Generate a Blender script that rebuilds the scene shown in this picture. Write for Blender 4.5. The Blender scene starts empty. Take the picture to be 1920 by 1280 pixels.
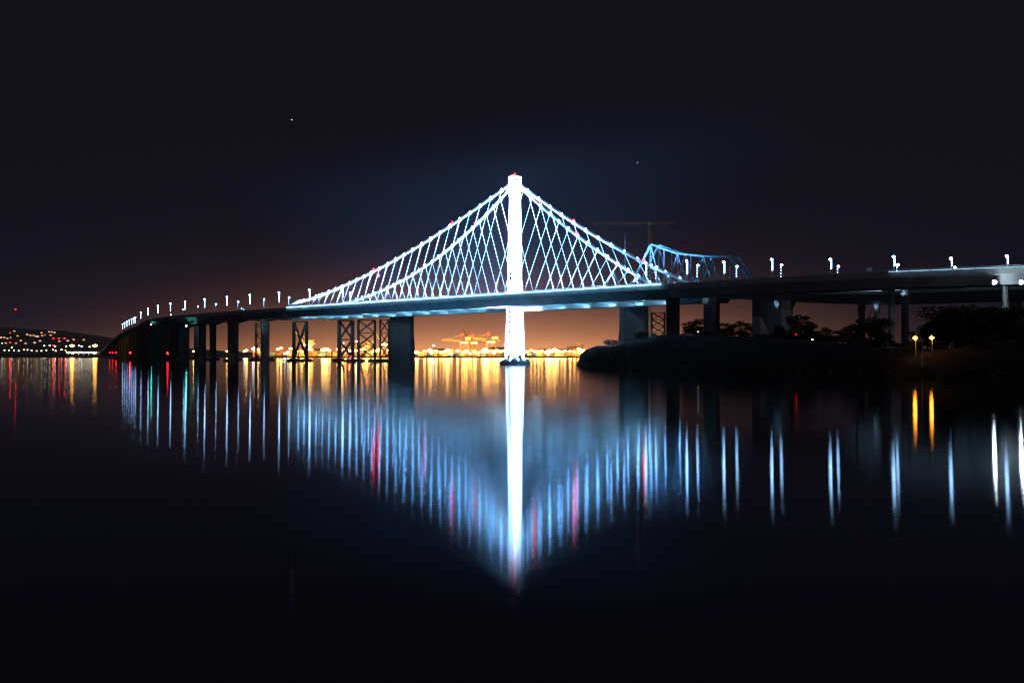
import bpy, math, random
from mathutils import Vector, Matrix

# ------------------------------------------------------------------ camera
sc = bpy.context.scene
COL = sc.collection
CAM_H = 9.5            # eye height above the water
HORIZON = 661.0        # row of the horizon in the 1920 x 1280 photograph
FPX = 2200.0           # focal length in the photograph's pixels
cam_data = bpy.data.cameras.new("camera")
cam = bpy.data.objects.new("camera", cam_data)
COL.objects.link(cam)
cam.location = (0, 0, CAM_H)
cam.rotation_euler = (math.pi / 2, 0, 0)
cam_data.sensor_width = 36.0
cam_data.lens = 36.0 * FPX / 1920.0
cam_data.shift_y = (HORIZON - 640.0) / 1920.0
cam_data.clip_start = 0.5
cam_data.clip_end = 40000.0
sc.camera = cam

# ------------------------------------------------------------------ world: night sky with the city's glow
world = bpy.data.worlds.new("World")
sc.world = world
world.use_nodes = True
wn, wl = world.node_tree.nodes, world.node_tree.links
wn.clear()
w_out = wn.new("ShaderNodeOutputWorld")
sky = wn.new("ShaderNodeTexSky")
sky.sky_type = 'NISHITA'
sky.sun_disc = False
sky.sun_elevation = math.radians(-14)
sky.sun_rotation = math.radians(200)
bg_sky = wn.new("ShaderNodeBackground")
bg_sky.inputs[1].default_value = 0.06
wl.new(sky.outputs[0], bg_sky.inputs[0])
bg_glow = wn.new("ShaderNodeBackground")
add = wn.new("ShaderNodeAddShader")
wl.new(bg_sky.outputs[0], add.inputs[0])
wl.new(bg_glow.outputs[0], add.inputs[1])
wl.new(add.outputs[0], w_out.inputs[0])


def wmath(op, a, b=None, c=None):
    n = wn.new("ShaderNodeMath")
    n.operation = op
    for i, v in enumerate((a, b, c)):
        if v is None:
            continue
        if isinstance(v, (int, float)):
            n.inputs[i].default_value = v
        else:
            wl.new(v, n.inputs[i])
    return n.outputs[0]


tc = wn.new("ShaderNodeTexCoord")
sep = wn.new("ShaderNodeSeparateXYZ")
wl.new(tc.outputs['Generated'], sep.inputs[0])
el = wmath('MAXIMUM', sep.outputs[2], 0.0)
azi = wmath('ARCTAN2', sep.outputs[0], sep.outputs[1])
noise = wn.new("ShaderNodeTexNoise")
noise.inputs['Scale'].default_value = 5.0
noise.inputs['Detail'].default_value = 3.0
wl.new(tc.outputs['Generated'], noise.inputs['Vector'])
nz = wmath('MULTIPLY_ADD', noise.outputs[0], 0.5, 0.75)


def gauss(x, centre, width):
    d = wmath('DIVIDE', wmath('SUBTRACT', x, centre), width)
    return wmath('EXPONENT', wmath('MULTIPLY', wmath('MULTIPLY', d, d), -1.0))


def falloff(x, scale, power):
    return wmath('EXPONENT', wmath('MULTIPLY', wmath('POWER', wmath('DIVIDE', x, scale), power), -1.0))


g_port = wmath('MULTIPLY', wmath('MULTIPLY', falloff(el, 0.037, 1.5), gauss(azi, -0.01, 0.2)), nz)
g_wide = wmath('MULTIPLY', falloff(el, 0.16, 1.3), gauss(azi, 0.0, 0.7))
g_town = wmath('MULTIPLY', falloff(el, 0.035, 1.2), gauss(azi, -0.37, 0.14))


def scaled(col, fac):
    n = wn.new("ShaderNodeVectorMath")
    n.operation = 'SCALE'
    n.inputs[0].default_value = col
    wl.new(fac, n.inputs['Scale'])
    return n.outputs[0]


def vadd(a, b):
    n = wn.new("ShaderNodeVectorMath")
    n.operation = 'ADD'
    for i, v in enumerate((a, b)):
        if isinstance(v, tuple):
            n.inputs[i].default_value = v
        else:
            wl.new(v, n.inputs[i])
    return n.outputs[0]


tot = vadd((0.0050, 0.0050, 0.0090), scaled((0.40, 0.158, 0.082), g_port))
tot = vadd(tot, scaled((0.0042, 0.0030, 0.0064), g_wide))
tot = vadd(tot, scaled((0.006, 0.004, 0.008), g_town))
g_low = wmath('MULTIPLY', falloff(el, 0.014, 1.2), gauss(azi, -0.03, 0.2))
tot = vadd(tot, scaled((0.68, 0.26, 0.068), g_low))
wl.new(tot, bg_glow.inputs[0])
bg_glow.inputs[1].default_value = 1.0

# ------------------------------------------------------------------ a last trace of moonlight
sun_data = bpy.data.lights.new("moon", 'SUN')
sun_data.energy = 0.10
sun_data.angle = math.radians(0.5)
sun_data.color = (0.95, 0.90, 1.0)
sun = bpy.data.objects.new("moon", sun_data)
COL.objects.link(sun)
sun.rotation_euler = (math.radians(50), 0, math.radians(20))

sc.view_settings.view_transform = 'Standard'
sc.view_settings.look = 'None'
sc.view_settings.exposure = 0.0
sc.view_settings.gamma = 1.0
sc.view_settings.use_curve_mapping = False
sc.render.engine = 'CYCLES'
cy = sc.cycles
cy.use_denoising = True
cy.filter_width = 1.25
cy.max_bounces = 5
cy.diffuse_bounces = 2
cy.glossy_bounces = 3
cy.transmission_bounces = 2
cy.volume_bounces = 0
cy.transparent_max_bounces = 4
cy.sample_clamp_indirect = 60.0
cy.sample_clamp_direct = 0.0
try:
    cy.use_light_tree = True
except Exception:
    pass

RNG = random.Random(11)

# ------------------------------------------------------------------ materials
MATS = {}


def mat(name, col, rough=0.6, metal=0.0, var=0.25, scale=0.15, spec=0.4):
    m = bpy.data.materials.new(name)
    m.use_nodes = True
    nt = m.node_tree
    b = nt.nodes["Principled BSDF"]
    b.inputs['Roughness'].default_value = rough
    b.inputs['Metallic'].default_value = metal
    b.inputs['Specular IOR Level'].default_value = spec
    t = nt.nodes.new("ShaderNodeTexCoord")
    n = nt.nodes.new("ShaderNodeTexNoise")
    n.inputs['Scale'].default_value = scale
    n.inputs['Detail'].default_value = 6.0
    nt.links.new(t.outputs['Object'], n.inputs['Vector'])
    r = nt.nodes.new("ShaderNodeValToRGB")
    r.color_ramp.elements[0].position = 0.3
    r.color_ramp.elements[1].position = 0.7
    r.color_ramp.elements[0].color = [c * (1 - var) for c in col] + [1]
    r.color_ramp.elements[1].color = [min(1, c * (1 + var)) for c in col] + [1]
    nt.links.new(n.outputs[0], r.inputs[0])
    nt.links.new(r.outputs[0], b.inputs['Base Color'])
    MATS[name] = m
    return m


def glow(name, col, strength):
    m = bpy.data.materials.new(name)
    m.use_nodes = True
    nt = m.node_tree
    nt.nodes.clear()
    o = nt.nodes.new("ShaderNodeOutputMaterial")
    e = nt.nodes.new("ShaderNodeEmission")
    e.inputs[0].default_value = (*col, 1)
    e.inputs[1].default_value = strength
    nt.links.new(e.outputs[0], o.inputs[0])
    MATS[name] = m
    return m


mat("white_steel", (0.78, 0.80, 0.82), 0.45, var=0.06)
mat("rope_steel", (0.74, 0.78, 0.82), 0.5, var=0.08)
mat("deck_paint", (0.34, 0.48, 0.50), 0.55, var=0.15, scale=0.08)
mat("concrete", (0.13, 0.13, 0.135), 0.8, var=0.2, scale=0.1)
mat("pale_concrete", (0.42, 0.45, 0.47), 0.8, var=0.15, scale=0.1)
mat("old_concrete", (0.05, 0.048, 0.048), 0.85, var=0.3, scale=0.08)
mat("asphalt", (0.05, 0.05, 0.052), 0.9)
mat("truss_paint", (0.17, 0.25, 0.31), 0.55, var=0.2)
mat("old_steel", (0.05, 0.045, 0.045), 0.7, var=0.3)
mat("galvanised", (0.58, 0.60, 0.62), 0.5, metal=0.0, var=0.1)
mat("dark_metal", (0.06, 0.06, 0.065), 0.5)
mat("gap_shade_vent", (0.007, 0.0075, 0.009), 0.9, var=0.1, spec=0.0)  # near-black: painted shade in the leg gaps, and the head's vents
mat("crane_paint", (0.24, 0.16, 0.08), 0.5, var=0.12)
mat("crane_white", (0.62, 0.60, 0.52), 0.5, var=0.12)
mat("crane_yellow", (0.60, 0.38, 0.06), 0.5, var=0.15)
mat("shed_wall", (0.50, 0.45, 0.36), 0.7, var=0.15)
mat("shed_roof", (0.22, 0.20, 0.19), 0.7)
mat("box_rust", (0.42, 0.16, 0.07), 0.6, var=0.2)
mat("box_ochre", (0.50, 0.34, 0.10), 0.6, var=0.2)
mat("box_blue", (0.10, 0.18, 0.30), 0.6, var=0.2)
mat("box_grey", (0.38, 0.38, 0.36), 0.6, var=0.2)
mat("house_wall", (0.45, 0.40, 0.34), 0.8)
mat("leaf", (0.040, 0.050, 0.026), 0.75, var=0.45, scale=0.6, spec=0.2)
mat("leaf_dry", (0.075, 0.065, 0.035), 0.75, var=0.4, scale=0.6, spec=0.2)
mat("bark", (0.07, 0.055, 0.04), 0.9)
mat("soil", (0.022, 0.021, 0.019), 0.95, var=0.5, scale=0.06, spec=0.1)
mat("rock", (0.05, 0.047, 0.043), 0.9, var=0.5, scale=0.2, spec=0.15)
mat("truck_white", (0.75, 0.76, 0.76), 0.4, var=0.04)
mat("sign_green", (0.05, 0.16, 0.11), 0.5, var=0.05)
mat("rubber", (0.02, 0.02, 0.02), 0.8)

glow("lamp_cool", (0.30, 0.58, 1.0), 44)
glow("array_cool", (0.30, 0.58, 1.0), 20)
glow("cable_lamp_glow", (0.20, 0.52, 1.0), 120)
glow("strip_cool", (0.30, 0.68, 1.0), 6.5)
glow("strip_dim", (0.42, 0.74, 1.0), 1.1)
glow("flood_white", (0.74, 0.90, 1.0), 230)
glow("sodium", (1.0, 0.42, 0.07), 50)
glow("sodium_pale", (1.0, 0.52, 0.13), 62)
glow("sodium_near", (1.0, 0.30, 0.018), 46)
glow("warm_white", (1.0, 0.84, 0.56), 34)
glow("cool_far", (0.86, 0.95, 1.0), 30)
glow("green_lamp", (0.10, 1.0, 0.75), 60)
glow("red_lamp", (1.0, 0.004, 0.008), 60)
glow("red_far", (1.0, 0.006, 0.012), 45)
glow("window_warm", (1.0, 0.42, 0.15), 1.8)
glow("window_white", (1.0, 0.72, 0.48), 1.8)
glow("star_glow", (0.75, 0.85, 1.0), 1.6)

# water: still bay in a long exposure, a dark body under a slightly rough mirror
wm = bpy.data.materials.new("bay_water")
wm.use_nodes = True
nt = wm.node_tree
nt.nodes.clear()
o = nt.nodes.new("ShaderNodeOutputMaterial")
gl = nt.nodes.new("ShaderNodeBsdfGlossy")
gl.distribution = 'BECKMANN'
gl.inputs['Color'].default_value = (0.90, 0.95, 1.0, 1)
gl.inputs['Roughness'].default_value = 0.086
gl.inputs['Anisotropy'].default_value = 0.42     # low swell with its crests across the view
cx = nt.nodes.new("ShaderNodeCombineXYZ")
cx.inputs[0].default_value = 1.0
nt.links.new(cx.outputs[0], gl.inputs['Tangent'])
df = nt.nodes.new("ShaderNodeBsdfDiffuse")
df.inputs[0].default_value = (0.022, 0.025, 0.030, 1)
fr = nt.nodes.new("ShaderNodeFresnel")
fr.inputs[0].default_value = 1.34
mx = nt.nodes.new("ShaderNodeMixShader")
tcw = nt.nodes.new("ShaderNodeTexCoord")
nzw = nt.nodes.new("ShaderNodeTexNoise")          # slow patches of slightly stirred and slightly stiller water
nzw.inputs['Scale'].default_value = 0.012
nzw.inputs['Detail'].default_value = 5.0
nt.links.new(tcw.outputs['Object'], nzw.inputs['Vector'])
rmp = nt.nodes.new("ShaderNodeMapRange")
rmp.inputs['From Min'].default_value = 0.3
rmp.inputs['From Max'].default_value = 0.7
rmp.inputs['To Min'].default_value = 0.073
rmp.inputs['To Max'].default_value = 0.084
nt.links.new(nzw.outputs[0], rmp.inputs['Value'])
nt.links.new(rmp.outputs[0], gl.inputs['Roughness'])
nt.links.new(fr.outputs[0], mx.inputs[0])
nt.links.new(df.outputs[0], mx.inputs[1])
nt.links.new(gl.outputs[0], mx.inputs[2])
nt.links.new(mx.outputs[0], o.inputs[0])
MATS["bay_water"] = wm


# ------------------------------------------------------------------ helpers
def at(px, py, Y):
    """world point seen at a pixel of the photograph, Y metres away"""
    return Vector(((px - 960.0) / FPX * Y, Y, CAM_H + (HORIZON - py) * Y / FPX))


def perp_frame(d):
    d = d.normalized()
    up = Vector((0, 0, 1)) if abs(d.z) < 0.95 else Vector((1, 0, 0))
    a = d.cross(up).normalized()
    b = a.cross(d).normalized()
    return a, b


class MB:
    """collects simple solids and links them as one mesh object"""

    def __init__(self):
        self.v, self.f = [], []

    def add(self, vs, fs):
        n = len(self.v)
        self.v += [Vector(p) for p in vs]
        self.f += [tuple(i + n for i in f) for f in fs]
        return self

    def loft(self, rings, caps=True, closed=True):
        n = len(rings[0])
        vs = [p for r in rings for p in r]
        fs = []
        for k in range(len(rings) - 1):
            for i in range(n if closed else n - 1):
                j = (i + 1) % n
                fs.append((k * n + i, k * n + j, (k + 1) * n + j, (k + 1) * n + i))
        if caps:
            fs.append(tuple(reversed(range(n))))
            fs.append(tuple((len(rings) - 1) * n + i for i in range(n)))
        return self.add(vs, fs)

    def box(self, c, size, ax=None):
        """box of size (along ax, across, up) centred on c; ax = horizontal direction"""
        c = Vector(c)
        a = Vector((1, 0, 0)) if ax is None else Vector((ax[0], ax[1], 0)).normalized()
        b = Vector((-a.y, a.x, 0))
        z = Vector((0, 0, 1))
        sx, sy, sz = [s / 2 for s in size]
        lo = [c + a * (i * sx) + b * (j * sy) - z * sz for i, j in ((-1, -1), (1, -1), (1, 1), (-1, 1))]
        hi = [p + z * (2 * sz) for p in lo]
        return self.loft([lo, hi])

    def bar(self, p, q, w, h=None):
        p, q = Vector(p), Vector(q)
        h = h or w
        a, b = perp_frame(q - p)
        r = [[e + a * (i * w / 2) + b * (j * h / 2) for i, j in ((-1, -1), (1, -1), (1, 1), (-1, 1))] for e in (p, q)]
        return self.loft(r)

    def tube(self, pts, r, n=6):
        pts = [Vector(p) for p in pts]
        rr = r if isinstance(r, (list, tuple)) else [r] * len(pts)
        rings = []
        for i, p in enumerate(pts):
            d = pts[min(i + 1, len(pts) - 1)] - pts[max(i - 1, 0)]
            a, b = perp_frame(d)
            rings.append([p + (a * math.cos(2 * math.pi * k / n) + b * math.sin(2 * math.pi * k / n)) * rr[i] for k in range(n)])
        return self.loft(rings)

    def octa(self, c, rx, ry=None, rz=None):
        c = Vector(c)
        ry, rz = ry or rx, rz or rx
        return self.add([c + Vector(p) for p in ((rx, 0, 0), (0, ry, 0), (-rx, 0, 0), (0, -ry, 0), (0, 0, rz), (0, 0, -rz))],
                        [(0, 1, 4), (1, 2, 4), (2, 3, 4), (3, 0, 4), (1, 0, 5), (2, 1, 5), (3, 2, 5), (0, 3, 5)])

    def build(self, name, material, parent=None, base=None, label=None):
        org = WLOC[parent.name] if parent is not None else Vector(base or (0, 0, 0))
        me = bpy.data.meshes.new(name)
        me.from_pydata([tuple(p - org) for p in self.v], [], self.f)
        me.update()
        me.materials.append(MATS[material])
        ob = bpy.data.objects.new(name, me)
        COL.objects.link(ob)
        if parent is not None:
            ob.parent = parent
        else:
            ob.location = org
        WLOC[ob.name] = org.copy()
        if label:
            ob["label"] = label
        return ob


WLOC = {}


def thing(name, loc, label, cat, group=None):
    e = bpy.data.objects.new(name, None)
    COL.objects.link(e)
    e.location = loc
    e.empty_display_size = 1
    WLOC[e.name] = Vector(loc)
    tag(e, label, cat, group)
    return e


def tag(ob, label, cat, group=None):
    ob["label"] = label
    ob["category"] = cat
    ob["kind"] = "thing"
    if group:
        ob["group"] = group
    return ob


def kids(o):
    return [c for c in bpy.data.objects if c.parent is o]


def copy_thing(root, children, loc, label=None, rz=None, scale=None):
    """children = [(part, [sub-parts])]"""
    r = root.copy()
    COL.objects.link(r)
    r.location = loc
    if rz is not None:
        r.rotation_euler = (0, 0, rz)
    if scale is not None:
        r.scale = scale if isinstance(scale, (tuple, list)) else (scale,) * 3
    if label:
        r["label"] = label
    for ch, subs in children:
        c = ch.copy()
        COL.objects.link(c)
        c.parent = r
        for s in subs:
            d = s.copy()
            COL.objects.link(d)
            d.parent = c
    return r


def point_light(name, loc, power, col, parent=None, radius=0.4):
    ld = bpy.data.lights.new(name, 'POINT')
    ld.energy = power
    ld.color = col
    ld.shadow_soft_size = radius
    ob = bpy.data.objects.new(name, ld)
    COL.objects.link(ob)
    if parent is not None:
        ob.parent = parent
        ob.location = Vector(loc) - WLOC[parent.name]
    else:
        ob.location = loc
    return ob


def spot_light(name, loc, target, power, col, angle, parent=None, radius=0.5, blend=0.4):
    ld = bpy.data.lights.new(name, 'SPOT')
    ld.energy = power
    ld.color = col
    ld.spot_size = math.radians(angle)
    ld.spot_blend = blend
    ld.shadow_soft_size = radius
    ob = bpy.data.objects.new(name, ld)
    COL.objects.link(ob)
    if parent is not None:
        ob.parent = parent
        ob.location = Vector(loc) - WLOC[parent.name]
    else:
        ob.location = loc
    d = Vector(target) - Vector(loc)
    ob.rotation_euler = d.to_track_quat('-Z', 'Y').to_euler()
    return ob


def structure(ob):
    ob["kind"] = "structure"
    return ob


def interp(x, xs, ys):
    if x <= xs[0]:
        return ys[0]
    for i in range(len(xs) - 1):
        if x <= xs[i + 1]:
            return ys[i] + (ys[i + 1] - ys[i]) * (x - xs[i]) / (xs[i + 1] - xs[i])
    return ys[-1]


ORD = ("first second third fourth fifth sixth seventh eighth ninth tenth eleventh twelfth thirteenth fourteenth "
       "fifteenth sixteenth seventeenth eighteenth nineteenth twentieth").split()

# ------------------------------------------------------------------ water
w = MB()
w.add([(-8900, -150, 0), (4300, -150, 0), (4300, 12400, 0), (-8900, 12400, 0)], [(0, 1, 2, 3)])
structure(w.build("water", "bay_water"))

# ------------------------------------------------------------------ the line of the bridge: t metres along it from the tower
STEP = 2.5
T0, T1 = -700.0, 4300.0


def heading(t):
    return math.radians(interp(t, [-480, -420, -290, 440, 620, 900, 1100, 1500, 4300], [50, 50, 38.9, 38.9, 32.0, 22.0, 18.5, 22.0, 21.8]))


_n0 = int(-T0 / STEP)
_N = int((T1 - T0) / STEP) + 1
_C = [None] * _N
_C[_n0] = (2.5, 1000.0)
for i in range(_n0 + 1, _N):
    b = heading(T0 + (i - 0.5) * STEP)
    _C[i] = (_C[i - 1][0] - STEP * math.sin(b), _C[i - 1][1] + STEP * math.cos(b))
for i in range(_n0 - 1, -1, -1):
    b = heading(T0 + (i + 0.5) * STEP)
    _C[i] = (_C[i + 1][0] + STEP * math.sin(b), _C[i + 1][1] - STEP * math.cos(b))


def P(t, q, z=0.0):
    s = min(max((t - T0) / STEP, 0), _N - 1.001)
    i = int(s)
    f = s - i
    x = _C[i][0] * (1 - f) + _C[i + 1][0] * f
    y = _C[i][1] * (1 - f) + _C[i + 1][1] * f
    b = heading(t)
    return Vector((x + q * math.cos(b), y + q * math.sin(b), z))


def along(t):
    b = heading(t)
    return Vector((-math.sin(b), math.cos(b), 0))


def across(t):
    b = heading(t)
    return Vector((math.cos(b), math.sin(b), 0))


def solve_t(px, q, lo=-690.0, hi=1400.0):
    best, bt = 1e9, 0
    t = lo
    while t < hi:
        p = P(t, q)
        d = abs(960 + FPX * p.x / p.y - px)
        if d < best:
            best, bt = d, t
        t += 1.0
    return bt


def deck_z(t):
    return interp(t, [-700, -450, -300, 1000, 1500, 1800, 2200, 2450, 2700, 3300, 4300],
                  [54.5, 55.0, 56.2, 56.2, 56.5, 51.0, 35.0, 22.0, 13.0, 7.0, 6.0])


def lower_z(t):       # the far deck drops away to run under the near one
    return interp(t, [-700, -345, -300, -225, -200], [47.4, 47.6, 49.8, 55.6, 56.2]) if t < -200 else deck_z(t)


def deck_section(t, side, z, depth, qin=7.0, qout=35.0, soffit=(14.0, 27.0)):
    """ring of one box girder: side -1 is the near one"""
    s = side
    prof = [(qin, 1.0), (qin, -1.6), (soffit[0], -depth), (soffit[1], -depth), (qout, -2.6), (qout, 1.0),
            (qout - 0.4, 1.0), (qout - 0.4, 0.0), (qin + 0.4, 0.0), (qin + 0.4, 1.0)]
    r = [P(t, s * q, z + dz) for q, dz in prof]
    return r if s > 0 else list(reversed(r))


def frange(a, b, st):
    n = max(1, int(round((b - a) / st)))
    return [a + (b - a) * i / n for i in range(n + 1)]


# ------------------------------------------------------------------ suspension bridge
TOWER = P(0, 0)
U, N = along(0), across(0)
sb = thing("suspension_bridge", (TOWER.x, TOWER.y, 0),
           "white floodlit single tower suspension bridge with sloping cables and crossing suspender ropes", "bridge")

COOL = (0.17, 0.52, 1.0)


def tower_w(z):
    return interp(z, [0, 5, 50, 56, 110, 152], [14.2, 14.0, 12.0, 10.8, 9.4, 7.8])


def leg_ring(z, su, sn):
    w_ = tower_w(z) / 2
    g = 0.29 * w_
    c = 0.34 * w_
    pts = [(g, g), (w_, g), (w_, w_ - c), (w_ - c, w_), (g, w_)]
    pts = [TOWER + U * (a * su) + N * (b * sn) + Vector((0, 0, z)) for a, b in pts]
    return pts if su * sn > 0 else list(reversed(pts))


for su, sn in ((-1, -1), (1, -1), (1, 1), (-1, 1)):
    MB().loft([leg_ring(z, su, sn) for z in (4.2, 20, 35, 50, 56, 70, 90, 110, 130, 151.5)]).build("tower_leg", "white_steel", sb)
for ax, sg in ((U, -1), (U, 1), (N, -1), (N, 1)):      # link plates tying the legs, one ladder of them on each face
    m = MB()
    ot_ = N if ax is U else U
    zz = 9.0
    while zz < 149:
        w_ = tower_w(zz) / 2
        m.box(TOWER + ax * (sg * w_ * 0.84) + Vector((0, 0, zz)), (w_ * 0.20, 0.58 * w_ + 0.1, 2.1), ax)
        zz += 4.1 if zz < 120 else 3.6
    m.bar(TOWER + ax * (sg * tower_w(8) * 0.38) + Vector((0, 0, 8)), TOWER + ax * (sg * tower_w(149) * 0.38) + Vector((0, 0, 149)), 0.5)
    m.build("link_plates", "white_steel", sb)
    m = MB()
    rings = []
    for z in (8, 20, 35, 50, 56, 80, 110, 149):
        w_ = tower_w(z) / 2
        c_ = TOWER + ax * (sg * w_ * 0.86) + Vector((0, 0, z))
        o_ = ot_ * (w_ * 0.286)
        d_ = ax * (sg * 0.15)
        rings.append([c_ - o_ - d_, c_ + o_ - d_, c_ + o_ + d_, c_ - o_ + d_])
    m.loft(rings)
    m.build("gap_tone_panel", "gap_shade_vent" if ax is N else "white_steel", sb)  # gap shade painted near-black on two faces, white cover on the others
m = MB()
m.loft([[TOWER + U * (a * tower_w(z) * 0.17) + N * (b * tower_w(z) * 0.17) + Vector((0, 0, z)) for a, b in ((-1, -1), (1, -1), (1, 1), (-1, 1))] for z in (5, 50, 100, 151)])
m.build("inner_shaft", "dark_metal", sb)  # dark elevator core, put in to darken the gaps between the legs
# tower head with the cable saddle
m = MB()
m.box(TOWER + Vector((0, 0, 153.2)), (8.0, 8.0, 3.0), U)
m.box(TOWER + U * -2.65 + Vector((0, 0, 157.1)), (2.5, 7.8, 4.7), U)
m.box(TOWER + U * 2.65 + Vector((0, 0, 157.1)), (2.5, 7.8, 4.7), U)
m.box(TOWER + Vector((0, 0, 157.6)), (2.7, 6.6, 5.7), U)
head = m.build("tower_head", "white_steel", sb)
for du, dn, z, sz in ((-2.4, -3.95, 157.2, (0.9, 0.24, 2.4)), (-3.94, -1.6, 156.0, (0.24, 2.6, 1.1)), (2.4, -3.95, 157.4, (0.9, 0.24, 3.0))):
    MB().box(TOWER + U * du + N * dn + Vector((0, 0, z)), sz, U).build("vent", "gap_shade_vent", head)
for du, dn, dz, r in ((0, 0, 161.3, 0.9), (-3.0, -3.0, 160.1, 0.35), (3.0, 3.0, 160.1, 0.35), (3.0, -3.0, 160.1, 0.35)):
    MB().octa(TOWER + U * du + N * dn + Vector((0, 0, dz)), r).build("warning_light", "red_lamp", head)
# pier cap in the water
m = MB()
ring = [(-10.5, -8), (-8, -10.5), (8, -10.5), (10.5, -8), (10.5, 8), (8, 10.5), (-8, 10.5), (-10.5, 8)]
m.loft([[TOWER + U * a + N * b + Vector((0, 0, z)) for a, b in ring] for z in (-3, 2.2)])
m.loft([[TOWER + U * a * .86 + N * b * .86 + Vector((0, 0, z)) for a, b in ring] for z in (2.2, 4.2)])
m.build("pier_cap", "concrete", sb)

SB0, SB1 = -212.0, 352.0
for side in (-1, 1):
    zf = deck_z if side < 0 else lower_z
    m = MB()
    m.loft([deck_section(t, side, zf(t), 8.2 if side < 0 else 10.6) for t in frange(SB0, SB1, 12)])
    for t in frange(SB0 + 3, SB1 - 3, 4.2):
        m.bar(P(t, side * 35.02, zf(t) - 2.5), P(t, side * 35.02, zf(t) + 0.9), 0.24)
    m.build("road_deck", "deck_paint", sb)
# light line along both outer edges
for side in (-1, 1):
    m = MB()
    for t in frange(SB0 + 6, SB1 - 12, 12.6)[:-1]:
        z = deck_z(t) + 1.15
        m.bar(P(t + 0.4, side * 36.0, z), P(t + 12.0, side * 36.0, z), 0.4, 0.6)
        m.bar(P(t + 6.2, side * 34.9, z - 0.5), P(t + 6.2, side * 35.9, z - 0.1), 0.15)
    m.build("edge_light", "strip_cool" if side < 0 else "strip_dim", sb)
# railing above the light line
for side in (-1, 1):
    m = MB()
    for t in frange(SB0 + 6, SB1 - 12, 4.2):
        m.bar(P(t, side * 34.7, deck_z(t) + 0.9), P(t, side * 34.7, deck_z(t) + 2.5), 0.14)
    m.tube([P(t, side * 34.7, deck_z(t) + 2.5) for t in frange(SB0 + 6, SB1 - 12, 12)], 0.13, 4)
    m.build("railing", "rope_steel", sb)
# cross beams between the two decks, each with a lamp beside it
CB = [-172, -142, -112, -82, -52, -24, 24, 54, 84, 114, 144, 174, 204, 234, 264, 294, 324]
for t in CB:
    z = deck_z(t)
    m = MB()
    a = [P(t - 1.6, -13, z - 6.2), P(t + 1.6, -13, z - 6.2), P(t + 1.6, 13, z - 6.2), P(t - 1.6, 13, z - 6.2)]
    m.loft([[p + Vector((0, 0, -2.2)) for p in a], [p + Vector((0, 0, 4.4)) for p in a]])
    cb = m.build("cross_beam", "deck_paint", sb)
    p = P(t + 2.4, 5.0, z - 9.2)
    MB().box(p, (0.8, 0.8, 0.5), U).build("beam_lamp", "galvanised", cb)
    if abs(t) > 30:
        spot_light("beam_lamp_light", p + U * 0.7, P(t + 9.0, 12.5, z - 8.6), 15000, (0.42, 0.74, 1.0), 110, sb, 0.4, 0.6)


# main cables
def cable_pt(t, side):
    left = t >= 0
    T = 342.0 if left else 205.6
    f = min(abs(t) / T, 1.0)
    s, s2, ze = (0.698, 1.229, 61.2) if left else (0.30, -0.295, 50.7)
    G = (1 - f) - s * f * (1 - f)
    G2 = (1 - f) - s2 * f * (1 - f)
    q = side * (1.1 + 26.35 * (1 - G2))
    z = ze + (154.9 - ze) * G
    return P(t, q, z)


for side in (-1, 1):
    pts = [cable_pt(t, side) for t in frange(-205, 342, 6.0)] + [P(356, side * 28.0, 57.0)]
    MB().tube(pts, 0.85, 8).build("main_cable", "white_steel", sb)
    m = MB()
    for t in frange(-186, 338, 6.0):
        m.bar(cable_pt(t, side) + Vector((0, 0, 0.4)), cable_pt(t, side) + Vector((0, 0, 1.9)), 0.09)
    m.tube([cable_pt(t, side) + Vector((0, 0, 1.9)) for t in frange(-186, 338, 6.0)], 0.07, 4)
    m.build("hand_rope", "rope_steel", sb)
k = 0
for side in (-1, 1):
    tl = [14 + 12.6 * i for i in range(26)] + [-(14 + 13.0 * i) for i in range(14)]
    for j, t in enumerate(tl):
        top = cable_pt(t, side)
        bot = P(t, side * 33.9, deck_z(t) + 1.0)
        if top.z < bot.z + 1.0:
            continue
        so = MB().tube([bot, top], 0.19, 5).build("suspender_rope", "rope_steel", sb)
        m = MB()
        d = (cable_pt(t + 1, side) - cable_pt(t - 1, side)).normalized()
        m.bar(top - d * 0.9, top + d * 0.9, 2.1, 2.1)
        m.build("cable_clamp", "white_steel", so)
        m = MB()
        m.octa(top + Vector((0, 0, 1.5)), 0.7, 0.7, 0.5)
        m.build("cable_lamp", "cable_lamp_glow", so)
        # lamp under the clamp washing down the ropes, and one on the deck edge washing up
        ln = (top - bot).length
        if top.z > bot.z + 5:
            off = across(t) * (side * 3.0 if side < 0 else -3.0)
            if j % 2 == 0:
                tgt = bot + across(t) * (9.0 if side < 0 else -24.0)
                spot_light("cable_lamp_light", top + Vector((0, 0, 1.0)) + off, tgt, 1200000, COOL, 66, sb, 0.3, 0.5)
            e_ = P(t + 6.3, side * 32.0, deck_z(t) + 1.2)
            spot_light("edge_lamp_light", e_, e_.lerp(top, 0.5) + Vector((0, 0, ln * 1.5)), 220000 + 9000 * ln, COOL, 100, sb, 0.3, 0.5)
# red warning lights on the cables
for t, side in ((187, -1), (74, -1), (168, 1), (72, 1), (-66, 1), (-137, 1), (-31, -1), (-90, -1)):
    p = cable_pt(t, side) + Vector((0, 0, 2.2))
    MB().octa(p, 0.95).build("warning_light", "red_lamp", sb)
p = cable_pt(176, -1) * 0.78 + P(176, -33.9, 57) * 0.22
MB().octa(p, 1.0).build("warning_light", "red_lamp", sb)
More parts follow.
